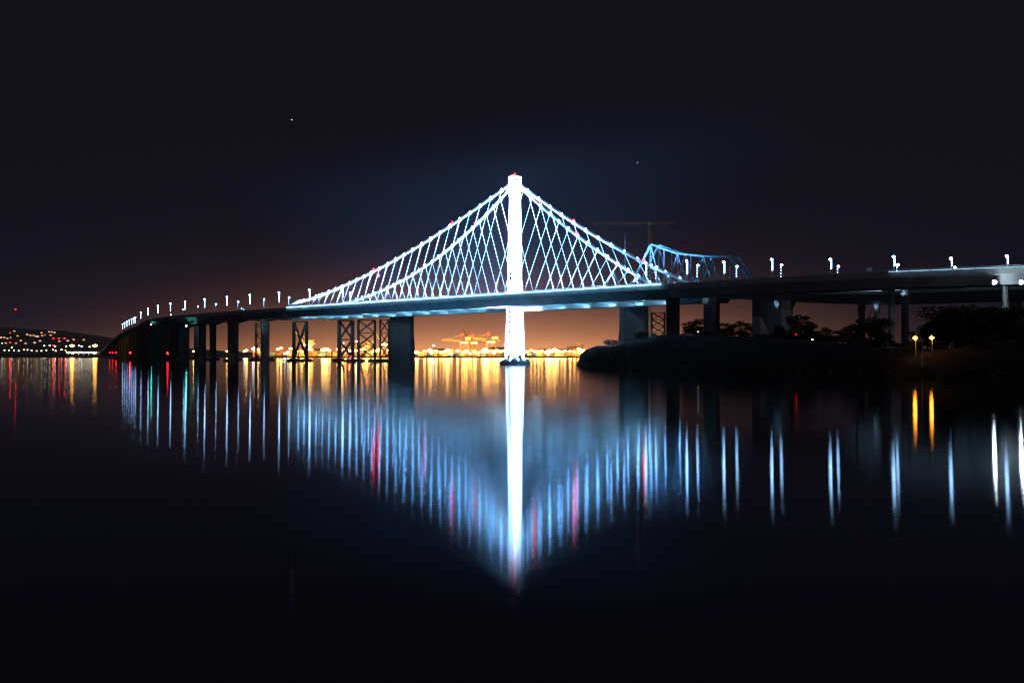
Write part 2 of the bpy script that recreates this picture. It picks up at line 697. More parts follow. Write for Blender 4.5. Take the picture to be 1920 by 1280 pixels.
# tower floodlights: clusters on the decks throwing narrow beams up the shaft, and others on the pier cap
WARM0 = (0.66, 0.82, 1.0)
for (t, q, z, aims, pw) in ((-26, -24, 58.0, (66, 90, 114, 134), 1.0), (26, -24, 58.0, (66, 90, 114, 134), 1.0), (-34, 3, 57.5, (66, 90, 114, 134), 1.0), (34, -3, 57.5, (70, 100, 130), 0.6),
                            (-5.5, -9.9, 3.2, (14, 30, 46), 0.42), (5.5, -9.9, 3.2, (14, 30, 46), 0.42), (-9.9, 3, 3.2, (14, 30, 46), 0.42), (-9.9, -4, 3.2, (30, 46), 0.42)):
    p = P(t, q, z)
    m = MB()
    d = (TOWER + Vector((0, 0, aims[1])) - p).normalized()
    m.bar(p - d * 1.6, p - d * 0.4, 1.3, 1.0)
    m.bar(p - d * 1.2 + Vector((0, 0, -1.0)), p - d * 1.0, 0.3)
    fl = m.build("tower_floodlight", "galvanised", sb)
    for za in aims:
        r2 = (TOWER + Vector((0, 0, za)) - p).length_squared
        spot_light("tower_floodlight_beam", p, TOWER + Vector((0, 0, za)), 1500.0 * r2 * pw if z > 10 else 2600.0 * max(r2, 420) * pw, WARM0, 23 if z > 10 else 62, sb, 0.8, 0.7)


# west anchor pier: two columns and a cap
def column(m, c, wx, wy, z0, z1, ax, flare=0.0):
    rings = []
    n = Vector((-ax.y, ax.x, 0))
    for z, k_ in ((z0, 1.0), (z1 - max(6.0, flare * 8), 1.0), (z1, 1.0 + flare)):
        a, b = wx / 2 * k_, wy / 2 * k_
        c1 = 0.25 * min(wx, wy)
        pr = [(-a, -b + c1), (-a + c1, -b), (a - c1, -b), (a, -b + c1), (a, b - c1), (a - c1, b), (-a + c1, b), (-a, b - c1)]
        rings.append([Vector((c.x, c.y, z)) + ax * x + n * y for x, y in pr])
    m.loft(rings)


tw = solve_t(1262, -21)
column_m = MB()
column(column_m, P(tw, -21), 9.0, 9.0, 2, 48.5, along(tw))
column_m.build("anchor_pier", "concrete", sb)
column_m = MB()
column(column_m, P(tw, 21), 9.5, 9.0, 2, 47.5, along(tw))
column_m.build("anchor_pier", "concrete", sb)

# ------------------------------------------------------------------ left viaduct across the bay
sv_o = P(700, 0)
sv = thing("viaduct", (sv_o.x, sv_o.y, 0), "long dark twin viaduct curving away to the far left shore on concrete piers", "viaduct")
PIERS = [505 + 96 * i for i in range(31)]


def sky_depth(t):
    d = min(abs(t - p_) for p_ in PIERS)
    return 6.4 + 3.4 * max(0.0, 1 - d / 48.0) ** 2 if t > 457 else 9.2 + (t - 457) * 0.0


for side in (-1, 1):
    ts_ = frange(352.3, 1000, 12) + frange(1012, 3480, 24)
    MB().loft([deck_section(t, side, deck_z(t), min(sky_depth(t), deck_z(t) - 1.0), soffit=(13.0, 28.0)) for t in ts_]).build("road_deck", "deck_paint", sv)
for t in PIERS:
    for side in (-1, 1):
        zt = deck_z(t) - sky_depth(t) + 0.6
        if zt < 4:
            continue
        m = MB()
        column(m, P(t, side * 21), 7.0, 8.0, -3, zt, along(t), 0.12)
        m.box(P(t, side * 21, 0.6), (13, 15, 3.6), along(t))
        m.build("pier", "concrete", sv)
for px, py in ((284, 608), (350, 611)):
    t = solve_t(px, -35)
    p = P(t, -35.5, CAM_H + (HORIZON - py) * P(t, -35.5).y / FPX)
    MB().octa(p, 1.1).build("signal_lamp", "green_lamp", sv)
for px in (618, 590, 575, 490, 366):
    t = solve_t(px, 10)
    dz = deck_z(t) - sky_depth(t)
    p = P(t, 4.5, dz + 1.2)
    MB().box(p, (1.2, 0.9, 0.6), along(t)).build("soffit_lamp", "galvanised", sv)
    spot_light("soffit_lamp_light", p + along(t) * 0.8, P(t + 9, 12.5, dz + 1.6), 12000, (0.42, 0.74, 1.0), 110, sv, 0.4, 0.6)

# ------------------------------------------------------------------ right viaduct over the island, two decks
av_o = P(-350, 0)
av = thing("double_deck_viaduct", (av_o.x, av_o.y, 0),
           "dark concrete viaduct running right over the island, one road deck above another", "viaduct")
MB().loft([deck_section(t, -1, deck_z(t), 8.4, soffit=(11.0, 33.0)) for t in frange(-695, SB0 - 0.3, 10)]).build("upper_deck", "pale_concrete", av)
MB().loft([deck_section(t, 1, lower_z(t), 7.6, soffit=(12.0, 29.0)) for t in frange(-695, SB0 - 0.3, 10)]).build("lower_deck", "pale_concrete", av)
m = MB()
for a, b in ((-334, -318), (-352, -336), (-408, -357), (-424, -409), (-448, -425), (-470, -449), (-500, -471)):
    m.bar(P(a, 6.9, lower_z(a) + 0.75), P(b, 6.9, lower_z(b) + 0.75), 0.3, 0.5)
m.build("edge_light", "strip_dim", av)
m = MB()
for t in frange(-690, -378, 12.0)[:-1]:
    m.bar(P(t + 0.3, -36.5, deck_z(t) + 0.95), P(t + 11.7, -36.5, deck_z(t + 12) + 0.95), 0.3, 0.35)
    m.bar(P(t + 6.0, -34.9, deck_z(t) + 0.6), P(t + 6.0, -36.5, deck_z(t) + 0.9), 0.14)
m.build("edge_light", "strip_dim", av)
for px, wpx, q, flare in ((1331, 24, -6, 0.15), (1430, 40, -21, 0.2), (1468, 36, 10, 0.3), (1615, 12, 22, 0.2), (1643, 10, 12, 0.4), (1670, 12, -26, 0.1),
                          (1697, 14, -10, 0.1), (1884, 13, -27, 0.05), (1905, 20, 18, 0.1)):
    t = solve_t(px, q)
    p = P(t, q)
    w_ = wpx * p.y / FPX
    zt = (deck_z(t) - 8.0) if q < 0 else (lower_z(t) - 7.2)
    m = MB()
    column(m, p, w_ * 0.9, w_ * 0.9, 1, zt, along(t), flare)
    m.build("column", "pale_concrete", av)
    if px in (1331, 1468, 1643, 1697):
        l_ = p - across(t) * (w_ * 0.5 + 5) + Vector((0, 0, zt - 3.0))
        MB().box(l_, (0.8, 0.8, 0.5), along(t)).build("soffit_lamp", "galvanised", av)
        spot_light("soffit_lamp_light", l_ + across(t) * 0.6, p + Vector((0, 0, zt - 1.2)), 500, (0.45, 0.76, 1.0), 70, av, 0.3, 0.6)
m = MB()
for t in frange(-470, SB0 - 4, 3.0):
    m.bar(P(t, -34.8, deck_z(t) + 0.9), P(t, -34.8, deck_z(t) + 2.1), 0.12)
m.tube([P(t, -34.8, deck_z(t) + 2.1) for t in frange(-470, SB0 - 4, 8)], 0.16, 5)
m.tube([P(t, -34.8, deck_z(t) + 1.5) for t in frange(-470, SB0 - 4, 8)], 0.10, 5)
m.build("railing", "galvanised", av)

# ------------------------------------------------------------------ street lamps on the decks


def street_lamp(p, h, ax, dense, label, mirror=1):
    e = thing("street_lamp", p, label, "street lamp", "street lamps along the bridge decks")
    top = p + Vector((0, 0, h))
    MB().tube([p, p + Vector((0, 0, h * 0.5)), top], [0.5, 0.42, 0.3], 6).build("pole", "galvanised", e)
    m = MB()
    c0 = top + Vector((0, 0, 0.2))
    m.loft([[c0 + Vector((math.cos(a_) * r_, math.sin(a_) * r_, z_)) for a_ in [math.pi * q_ / 3 for q_ in range(6)]] for z_, r_ in ((-0.65, 0.35), (-0.25, 0.85), (0.25, 0.85), (0.65, 0.35))])
    m.build("lamp_head", "lamp_cool", e)
    m = MB()
    n = 7 if dense else 4
    side = -ax * (0.7 if dense else -0.8)
    z0, z1 = h * (0.48 if dense else 0.55), h * 0.90
    for i in range(n):
        z = z0 + (z1 - z0) * i / (n - 1)
        hh = (z1 - z0) / n * (0.92 if dense else 0.45)
        m.box(p + side + Vector((0, 0, z)), (0.4 if dense else 0.3, 0.4 if dense else 0.3, hh), ax)
    m.build("light_array", "array_cool", e)
    m = MB()
    m.bar(top + Vector((0, 0, -h * 0.08)), p + side + Vector((0, 0, z1)), 0.12)
    m.bar(p + Vector((0, 0, z0)), p + side + Vector((0, 0, z0)), 0.12)
    m.build("bracket", "galvanised", e)
    return e


near_left = [228, 294, 360, 429] + [solve_t(x, -34) for x in (425, 383.5, 347, 319.5, 296, 277.5, 264, 254, 249)]
near_left += [near_left[-1] + 66 * i for i in range(1, 6)]
for i, t in enumerate(near_left):
    street_lamp(P(t, -34.0, deck_z(t)), 17.6, along(t), True,
                f"street lamp with solid light bar, near edge of left deck, {ORD[i]} left of the tower")
far_left = [294, 360, 429] + [solve_t(x, 15) for x in (495, 446.5, 405, 371, 344, 320, 300, 286)]
for i, t in enumerate(far_left):
    street_lamp(P(t, 15.0, deck_z(t)), 16.4, along(t), False,
                f"slim street lamp on far side of left deck, {ORD[i]} left of the tower")
near_right = [(1210, 493), (1288, 490), (1356, 492), (1448, 487), (1557, 487), (1675, 482), (1783, 485), (1886, 481)]
for i, (x, y) in enumerate(near_right):
    t = solve_t(x, -34)
    p = P(t, -34.0, deck_z(t))
    street_lamp(p, CAM_H + (HORIZON - y) * p.y / FPX - p.z, along(t), True,
                f"street lamp with solid light bar, near edge of right deck, {ORD[i]} right of the tower")
far_right = [(1231, 501), (1309, 498), (1382, 500), (1466, 497), (1571, 500), (1684, 497), (1790, 502)]
for i, (x, y) in enumerate(far_right):
    t = solve_t(x, 15)
    p = P(t, 15.0, lower_z(t))
    street_lamp(p, CAM_H + (HORIZON - y) * p.y / FPX - p.z, along(t), False,
                f"slim street lamp behind the near row on right deck, {ORD[i]} right of the tower")

# white work floodlights hung beside the columns at the far right
for i, (px, py, q, lab) in enumerate(((1867, 529, -41, "glaring white floodlight beside the pale column under the upper right deck"),
                                      (1917, 529, -41, "glaring white floodlight cut by the right edge, under the upper deck"))):
    t = solve_t(px, q)
    p0 = P(t, q)
    p = Vector((p0.x, p0.y, CAM_H + (HORIZON - py) * p0.y / FPX))
    e = thing("floodlight", p, lab, "floodlight", "white floodlights under the right deck")
    MB().octa(p, 0.95, 0.8, 0.95).build("lamp", "flood_white", e)
    m = MB()
    m.bar(p + Vector((0, 0.9, 0)), P(t, -34.5, p.z + 1.0), 0.25)
    m.box(p + Vector((0, 1.2, 0)), (2.2, 0.5, 2.2))
    m.build("bracket", "galvanised", e)

# ------------------------------------------------------------------ old bridge behind: truss, trestles, piers
OL = Vector((0.621, -0.784, 0))      # its direction, left to right
ON = Vector((0.784, 0.621, 0))       # away from the camera


def old_pt(px, py, row=0):
    """point on the near (row 0) or far (row 1) truss plane of the old bridge"""
    k_ = (px - 960) / FPX
    o_ = Vector((-115, 1230, 0)) + ON * (9.0 * row)
    s = (k_ * o_.y - o_.x) / (OL.x - k_ * OL.y)
    p = o_ + OL * s
    return Vector((p.x, p.y, CAM_H + (HORIZON - py) * p.y / FPX))


ot = thing("old_truss_bridge", old_pt(1320, 661), "old cantilever truss span in pale blue steel behind the right deck", "truss bridge")
top = [(1178, 545), (1220, 458), (1245, 467), (1270.5, 475.5), (1295, 478), (1319, 481), (1369, 481), (1404, 526), (1416, 552)]
BOT = 556.0
for row in (0, 1):
    tp = [old_pt(x, y, 0) + ON * (9.0 * row) for x, y in top]
    m = MB()
    for a, b in zip(tp[:-1], tp[1:]):
        m.bar(a, b, 1.25, 1.35)
    m.build("top_chord", "truss_paint", ot)
    bt = [Vector((p.x, p.y, old_pt(1300, BOT).z)) for p in tp]
    m = MB()
    m.bar(bt[0], bt[-1], 1.5, 1.8)
    m.build("bottom_chord", "truss_paint", ot)
    for i in (1, 2, 3, 4, 5, 6):
        m = MB()
        m.bar(tp[i] + Vector((0, 0, -0.8)), bt[i], 1.0 if i in (1, 5) else 0.8)
        m.build("vertical", "truss_paint", ot)
    for a, b, w_ in ((tp[1], bt[2], .9), (bt[2], tp[3], .8), (tp[5], bt[4], 1.1), (tp[5], (bt[5] + bt[6]) * 0.5, 1.1), (bt[4], tp[3], .7),
                     ((tp[6]), bt[7], 1.0), (bt[0] + OL * -9, tp[1] * 0.45 + tp[0] * 0.55, .8)):
        m = MB()
        m.bar(a, b, w_)
        m.build("diagonal", "truss_paint", ot)
for i in (1, 2, 3, 4, 5, 6):
    x, y = top[i]
    a = old_pt(x, y, 0)
    m = MB()
    m.bar(a, a + ON * 9, 0.7)
    zb = Vector((a.x, a.y, a.z * 0.45 + 55 * 0.55))
    m.bar(zb, zb + ON * 9, 0.6)
    m.build("sway_strut", "truss_paint", ot)
# left-over pieces of the dismantled side
m = MB()
for a, b in (((1134, 542), (1149, 508)), ((1149, 508), (1166, 545)), ((1183, 531), (1172, 548)), ((1196, 505), (1204, 548))):
    m.bar(old_pt(*a), old_pt(*b), 0.8)
m.bar(old_pt(1128, 550), old_pt(1212, 550), 1.2)
m.build("remnant_frame", "truss_paint", ot)
tp_ = old_pt(1300, 545) - ON * 6
for px in (1215, 1262, 1330, 1395):  # unseen lamps added to light the truss blue
    p = old_pt(px, 548) - ON * 8 + Vector((0, 0, 1))
    MB().box(p, (1.5, 1.2, 0.8), OL).build("truss_fill_lamp", "galvanised", ot)
    q_ = old_pt(px, 470)
    spot_light("truss_fill_beam", p, q_ + ON * 8, 16000, (0.16, 0.50, 1.0), 130, ot, 0.5, 0.6)


def trestle(px0, px1, Y, ztop, label, leg=1.9, panels=2, base=True, z0=0.0):
    a0 = at(px0, HORIZON, Y)
    c = at((px0 + px1) / 2, HORIZON, Y)
    wd = (px1 - px0) * Y / FPX
    e = thing("steel_trestle", (c.x, c.y, z0), label, "trestle", "steel trestles of the old bridge")
    ax = Vector((1, 0, 0))
    ay = Vector((0, 1, 0))
    hd = wd * 0.55
    L = {}
    for i in (-1, 1):
        for j in (-1, 1):
            b = Vector((c.x + i * wd / 2, c.y + j * hd / 2, z0 + 3))
            t_ = Vector((c.x + i * wd / 2, c.y + j * hd / 2, ztop))
            L[i, j] = (b, t_)
            MB().bar(b, t_, leg).build("leg", "old_steel", e)
    for j in (-1, 1):
        m = MB()
        for k_ in range(panels):
            f0, f1 = k_ / panels, (k_ + 1) / panels
            A0, A1 = L[-1, j][0].lerp(L[-1, j][1], f0), L[-1, j][0].lerp(L[-1, j][1], f1)
            B0, B1 = L[1, j][0].lerp(L[1, j][1], f0), L[1, j][0].lerp(L[1, j][1], f1)
            m.bar(A0, B1, leg * 0.55)
            m.bar(B0 + Vector((0, 0.3, 0)), A1 + Vector((0, 0.3, 0)), leg * 0.55)
            m.bar(A1, B1, leg * 0.5)
        m.build("cross_bracing", "old_steel", e)
    if base:
        for i in (-1, 1):
            m = MB()
            q = Vector((c.x + i * wd / 2, c.y, 0))
            rg = [[q + Vector((x * s_, y * s_, z)) for x, y in ((-1, -1.6), (1, -1.6), (1, 1.6), (-1, 1.6))] for z, s_ in ((z0 - 3, 6.5), (z0 + 1.6, 6.0), (z0 + 3, 3.5))]
            m.loft(rg)
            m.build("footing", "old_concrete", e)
    return e


trestle(551, 575, 1345, 45, "dark steel trestle with big X brace left of the bright yellow crane boom", 2.3, 1)
trestle(636, 661, 1300, 45, "heavy dark steel trestle beside the big orange harbour light, under the deck", 2.9, 2)
trestle(672, 703, 1275, 45, "slim dark lattice trestle just left of the broad dark pier, with thin braces", 1.5, 3)
trestle(713, 729, 1262, 45, "narrow dark trestle touching the left side of the broad dark pier", 1.5, 3)
trestle(480, 503, 1420, 45, "thin faint trestle between the two left viaduct columns near the harbour lights", 1.2, 3)
trestle(1222, 1246, 1010, 44, "thin lattice trestle standing on the island between two dark bridge columns", 0.9, 4, True, 17)


def old_pier(px, wpx, Y, ztop, label):
    c = at(px, HORIZON, Y)
    wd = wpx * Y / FPX
    m = MB()
    rings = []
    for z, k_ in ((-3, 1.0), (18, 1.0), (30, 0.93), (ztop, 0.93)):
        a, b, ch = wd / 2 * k_, wd * 0.32 * k_, wd * 0.12
        rings.append([Vector((c.x + x, c.y + y, z)) for x, y in ((-a, -b + ch), (-a + ch, -b), (a - ch, -b), (a, -b + ch), (a, b - ch), (a - ch, b), (-a + ch, b), (-a, b - ch))])
    m.loft(rings)
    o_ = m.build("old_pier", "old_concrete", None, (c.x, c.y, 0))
    tag(o_, label, "bridge pier", "broad concrete piers of the old bridge")


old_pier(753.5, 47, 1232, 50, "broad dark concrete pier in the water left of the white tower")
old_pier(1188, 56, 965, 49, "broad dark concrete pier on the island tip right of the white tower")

# tower crane and bare mast beyond the truss
c = at(1218, HORIZON, 1280)
cz = at(1218, 420, 1280).z
tc_ = thing("tower_crane", (c.x, c.y, 4), "faint yellow tower crane with a long level jib above the truss", "crane")
m = MB()
for i, j in ((-1, -1), (1, -1), (1, 1), (-1, 1)):
    m.bar((c.x + i * 1.3, c.y + j * 1.3, 4), (c.x + i * 1.3, c.y + j * 1.3, cz - 1), 0.5)
z = 8.0
while z < cz - 5:
    m.bar((c.x - 1.3, c.y - 1.3, z), (c.x + 1.3, c.y - 1.3, z + 4), 0.35)
    m.bar((c.x + 1.3, c.y + 1.3, z), (c.x - 1.3, c.y + 1.3, z + 4), 0.35)
    z += 4
m.build("mast", "crane_yellow", tc_)
for name, x0, x1 in (("jib", c.x - 61, c.x - 1.5), ("counter_jib", c.x + 1.5, c.x + 27)):
    m = MB()
    m.bar((x0, c.y - 0.9, cz), (x1, c.y - 0.9, cz), 0.5)
    m.bar((x0, c.y + 0.9, cz), (x1, c.y + 0.9, cz), 0.5)
    m.bar((x0, c.y, cz + 1.7), (x1, c.y, cz + 1.7), 0.5)
    n = int(abs(x1 - x0) / 3)
    for i in range(n):
        xa, xb = x0 + (x1 - x0) * i / n, x0 + (x1 - x0) * (i + 1) / n
        m.bar((xa, c.y - 0.9, cz), ((xa + xb) / 2, c.y, cz + 1.7), 0.25)
        m.bar(((xa + xb) / 2, c.y, cz + 1.7), (xb, c.y - 0.9, cz), 0.25)
    m.build(name, "crane_yellow", tc_)
MB().box((c.x, c.y - 0.2, cz + 0.5), (2.8, 3.2, 3.0)).build("cab", "crane_white", tc_)
MB().box((c.x + 24, c.y, cz - 1.8), (4, 2, 2.6)).build("counterweight", "concrete", tc_)
point_light("crane_sodium_light", (c.x - 6, c.y - 6, cz - 9), 90, (1.0, 0.66, 0.22), tc_, 0.4)  # sodium-coloured light below the jib, with no lamp body

c = at(1172, HORIZON, 1020)
bm = MB().tube([(c.x, c.y, 10), (c.x, c.y, 70), (c.x, c.y, at(1172, 435, 1020).z)], [0.6, 0.5, 0.35], 6).build("bare_mast", "truss_paint", None, (c.x, c.y, 10))
tag(bm, "thin bare upright mast behind the right cables, below the crane jib", "mast")

# ------------------------------------------------------------------ far shore: quay, town plain and hills


def grid_terrain(name, material, xs, ys, zf):
    m = MB()
    nx, ny = len(xs), len(ys)
    vs = [(x, y, zf(x, y)) for y in ys for x in xs]
    fs = [(j * nx + i, j * nx + i + 1, (j + 1) * nx + i + 1, (j + 1) * nx + i) for j in range(ny - 1) for i in range(nx - 1)]
    m.add(vs, fs)
    return structure(m.build(name, material))


def wob(x, y, s):
    return (math.sin(x / s * 1.7 + 1.3) + math.sin(y / s * 1.3 + x / s * 0.6) + math.sin((x + y) / s * 2.9 + 0.7) * 0.5) / 2.5


QF = 2350.0     # quay front
m = MB()
m.loft([[Vector((x, y, -3)), Vector((x, y, 2.6))] for x, y in ((-1150, QF), (330, QF))], caps=False, closed=False)
qv = [(-1150, QF, 2.6), (330, QF, 2.6), (330, QF + 1500, 2.6), (-1150, QF + 1500, 2.6)]
m.add(qv, [(0, 1, 2, 3)])
structure(m.build("quay_ground", "concrete"))


def hill_z(x, y):
    d = (y - 4150 - 300 * wob(x, 0, 900)) / 700.0
    plain = 3.5 * min(1, max(-1.5, d * 4))
    h = 0.0
    if y > 4500:
        f = min(1.0, (y - 4500) / 1700.0)
        crest = interp(x / y, [-0.62, -0.46, -0.38, -0.33, -0.27, -0.2], [168, 160, 128, 76, 24, 0])
        h = crest * (f * f * (3 - 2 * f)) * (1 + 0.09 * wob(x, y, 500)) * 0.94
        h -= max(0.0, (y - 6300) * 0.03)
    return plain + h


mat("dry_hills", (0.24, 0.22, 0.20), 0.95, var=0.3, scale=0.004, spec=0.05)
grid_terrain("hills", "dry_hills", [-6800 + 120 * i for i in range(64)], [3800 + 150 * i for i in range(44)], hill_z)

# container cranes
CRANE_LAMPS = []


def container_crane(px, Y, hpx, boom, label, sc_=1.0, material="crane_white"):
    """boom: angle of the waterside boom in degrees, 0 = level"""
    b = at(px, HORIZON, Y)
    z0 = 2.6
    H = hpx * Y / FPX
    W = H * 0.55
    D = 22.0
    e = thing("container_crane", (b.x, b.y, z0), label, "crane", "container cranes on the far quay")
    for i in (-1, 1):
        for j in (-1, 1):
            MB().bar((b.x + i * W / 2, b.y + j * D / 2, z0), (b.x + i * W / 2, b.y + j * D / 2, z0 + H), 2.3).build("leg", material, e)
    m = MB()
    for j in (-1, 1):
        y = b.y + j * D / 2
        m.bar((b.x - W / 2, y, z0 + H * 0.35), (b.x + W / 2, y, z0 + H * 0.35), 2.2)
        m.bar((b.x - W / 2, y, z0 + H), (b.x + W / 2, y, z0 + H), 2.4)
        m.bar((b.x, b.y - D / 2, z0 + H * 0.99), (b.x, b.y + D / 2, z0 + H * 0.99), 1.6)
        m.bar((b.x - W / 2, y + .4, z0 + H * 0.35), (b.x + W / 2, y + .4, z0 + H), 1.3)
    m.build("portal_beam", material, e)
    m = MB()
    xg = b.x + W * 1.1
    for j in (-0.25, 0.25):
        m.bar((b.x - W / 2, b.y + j * D, z0 + H * 1.02), (xg, b.y + j * D, z0 + H * 1.02), 2.4, 3.0)
    m.build("girder", material, e)
    L_ = H * 1.25
    a = math.radians(boom)
    hx = b.x - W / 2 - 1
    m = MB()
    for j in (-0.25, 0.25):
        p0 = Vector((hx, b.y + j * D, z0 + H * 1.02))
        p1 = p0 + Vector((-math.cos(a) * L_, 0, math.sin(a) * L_))
        m.bar(p0, p1, 2.0, 2.6)
        n = 8
        for i in range(n):
            pa, pb = p0.lerp(p1, i / n), p0.lerp(p1, (i + 1) / n)
            m.bar(pa + Vector((0, 0.2, 3.0)), pb + Vector((0, 0.2, 3.0)), 0.8)
            m.bar(pa, pb + Vector((0, 0.2, 3.0)), 0.8)
    m.build("boom", material, e)
    apex = Vector((b.x - W / 2 + 4, b.y, z0 + H * 1.5))
    m = MB()
    m.bar((b.x - W / 2, b.y - D * .25, z0 + H * 1.03), apex, 1.6)
    m.bar((b.x - W / 2, b.y + D * .25, z0 + H * 1.03), apex, 1.6)
    m.bar(apex, (xg - 2, b.y, z0 + H * 1.05), 1.1)
    tip = Vector((hx - math.cos(a) * L_ * .8, b.y, z0 + H * 1.02 + math.sin(a) * L_ * .8))
    m.bar(apex, tip, 0.9)
    m.build("stay_frame", material, e)
    MB().box((b.x + W * 0.45, b.y, z0 + H * 1.02 + 5), (13, 9, 7)).build("machine_house", "shed_wall", e)
    m = MB()
    m.octa(apex + Vector((0, 0, 1.2)), 1.1)
    m.build("warning_lamp", "red_lamp", e)
    m = MB()
    for i in range(3):
        m.octa((b.x - W * 0.3 + i * W * 0.3, b.y - D / 2 - 1.6, z0 + H * 0.93), 1.5, 1.0, 1.1)
    m.build("flood_lamp", "sodium_pale", e)
    spot_light("crane_beam", (b.x - W * 0.6, b.y - D * 2, z0 + 4), (b.x - W * .2, b.y, z0 + H), 30000, (1.0, 0.56, 0.17), 130, e, 1.0)
    return e


container_crane(577, 2480, 22, 58, "bright yellow crane with raised boom under the left deck, beside the X braced trestle")
container_crane(690, 2520, 20, 4, "pale container crane with level boom behind the lattice trestles", material="crane_paint")
container_crane(722, 2600, 23, 62, "small gabled crane just left of the broad dark pier")
container_crane(871, 2480, 27, 4, "container crane with level boom, left one of the pair nearest the tower", material="crane_paint")
container_crane(889, 2530, 26, 60, "container crane with its boom raised steeply, left of the white tower", material="crane_paint")
container_crane(921, 2470, 28, 12, "tall container crane close against the left side of the white tower", material="crane_paint")
container_crane(1085, 2650, 14, 3, "low container crane at the right end of the quay beside the island", material="crane_paint")

# light masts
FM = {}


def flood_mast(px, py, Y, material, label, group, size=2.0, cat="light mast"):
    p = at(px, py, Y)
    z0 = 2.6 if Y < 4000 else max(2.6, hill_z(p.x, p.y))
    h = max(p.z - z0, 3.0)
    key = (material, size)
    if key not in FM:
        e = thing("light_mast", (p.x, p.y, z0), label, cat, group)
        mb = MB().tube([(p.x, p.y, z0), (p.x, p.y, z0 + 1.0)], [0.5, 0.35], 5)
        pole = mb.build("pole", "dark_metal", e)
        pole.scale = (1, 1, h)
        lm = MB().octa((p.x, p.y, z0), size * 1.25, size, size * 0.55).build("lamp", material, e)
        lm.location = (0, 0, h)
        FM[key] = (e, pole, lm)
        return e
    e0, pole0, lm0 = FM[key]
    e = e0.copy()
    COL.objects.link(e)
    e.location = (p.x, p.y, z0)
    WLOC[e.name] = Vector((p.x, p.y, z0))
    e["label"], e["group"] = label, group
    for ch in (pole0, lm0):
        c_ = ch.copy()
        COL.objects.link(c_)
        c_.parent = e
        if ch is pole0:
            c_.scale = (1, 1, h)
        else:
            c_.location = (0, 0, h)
    return e


LQ = "orange sodium floodlight on a mast among the glowing harbour lights along the quay"
GQ = "sodium floodlights of the harbour"
quay = [(364, 659), (372, 658), (426, 659), (462, 657), (484, 655), (521, 655), (527, 653), (545, 654), (556, 659), (566, 660), (578, 655), (584, 656), (606, 656),
        (612, 655), (618, 657), (640, 644), (634, 655), (648, 655), (656, 658), (667, 658), (681, 655), (688, 660), (700, 659), (706, 658), (712, 655), (722, 647), (727, 657),
        (781, 661), (796, 659), (806, 657), (809, 661), (818, 658), (826, 661), (832, 660), (839, 657), (846, 664), (858, 658), (869, 661), (874, 659), (881, 663), (890, 660),
        (904, 660), (909, 656), (914, 659), (921, 658), (926, 662), (932, 658), (938, 660), (944, 658), (988, 660), (996, 657), (1003, 660), (1010, 659), (1016, 658), (1024, 661),
        (1029, 658), (1034, 659), (1040, 656), (1046, 659), (1053, 660), (1059, 658), (1069, 659), (1077, 660), (1088, 660), (1093, 657)]
big = {(578, 655), (612, 655), (640, 644), (681, 655), (706, 658), (781, 661), (806, 657), (839, 657), (874, 659), (909, 656), (932, 658), (1029, 658), (1040, 656), (1088, 660), (606, 656), (1034, 659), (914, 659)}
for i, (px, py) in enumerate(quay):
    Y = 2372 + 9 * ((i * 7) % 5)
    pale = (i * 5) % 3 != 1
    s_ = 4.6 if (px, py) in big else 2.8
    flood_mast(px, py - 0.5, Y, "sodium_pale" if pale else "sodium", LQ, GQ, s_)
    if i % 2 == 0 or (px, py) in big:
        p = at(px, py, Y)
        spot_light("quay_light", (p.x, p.y - 3, max(p.z, 9) + 3), (p.x + RNG.uniform(-20, 20), p.y + 40, 4), 110000 if s_ < 4 else 260000, (1.0, 0.50, 0.11), 130, None, 1.0)
for px, py in ((477, 652), (540, 660), (534, 663), (1028, 667), (813, 648), (669, 640), (458, 659), (474, 654)):
    flood_mast(px, py, 2420, "cool_far", "white lamp standing out among the orange harbour lights", "white harbour lamps", 2.0)

# sheds and container stacks on the quay


def shed(px, wpx, Y, h, label, material="shed_wall"):
    c_ = at(px, HORIZON, Y)
    wd = wpx * Y / FPX
    e = thing("harbour_shed", (c_.x, c_.y, 2.6), label, "warehouse", "sheds on the far quay")
    a, d = wd / 2, 16.0
    m = MB()
    m.loft([[Vector((c_.x + x, c_.y + y, z)) for x, y in ((-a, -d), (a, -d), (a, d), (-a, d))] for z in (2.6, 2.6 + h)])
    m.build("wall", material, e)
    m = MB()
    pr = [(-d - 1, h), (d + 1, h), (0, h + 4.5)]
    m.loft([[Vector((c_.x + x, c_.y + y, 2.62 + z)) for y, z in pr] for x in (-a - 1, a + 1)])
    m.build("roof", "shed_roof", e)
    n = max(2, int(wd / 14))
    for i in range(n):
        x = c_.x - a + wd * (i + 0.5) / n
        MB().box((x, c_.y - d - 0.1, 2.7 + 2.6), (5.5, 0.3, 5.2)).build("door", "box_grey", e)


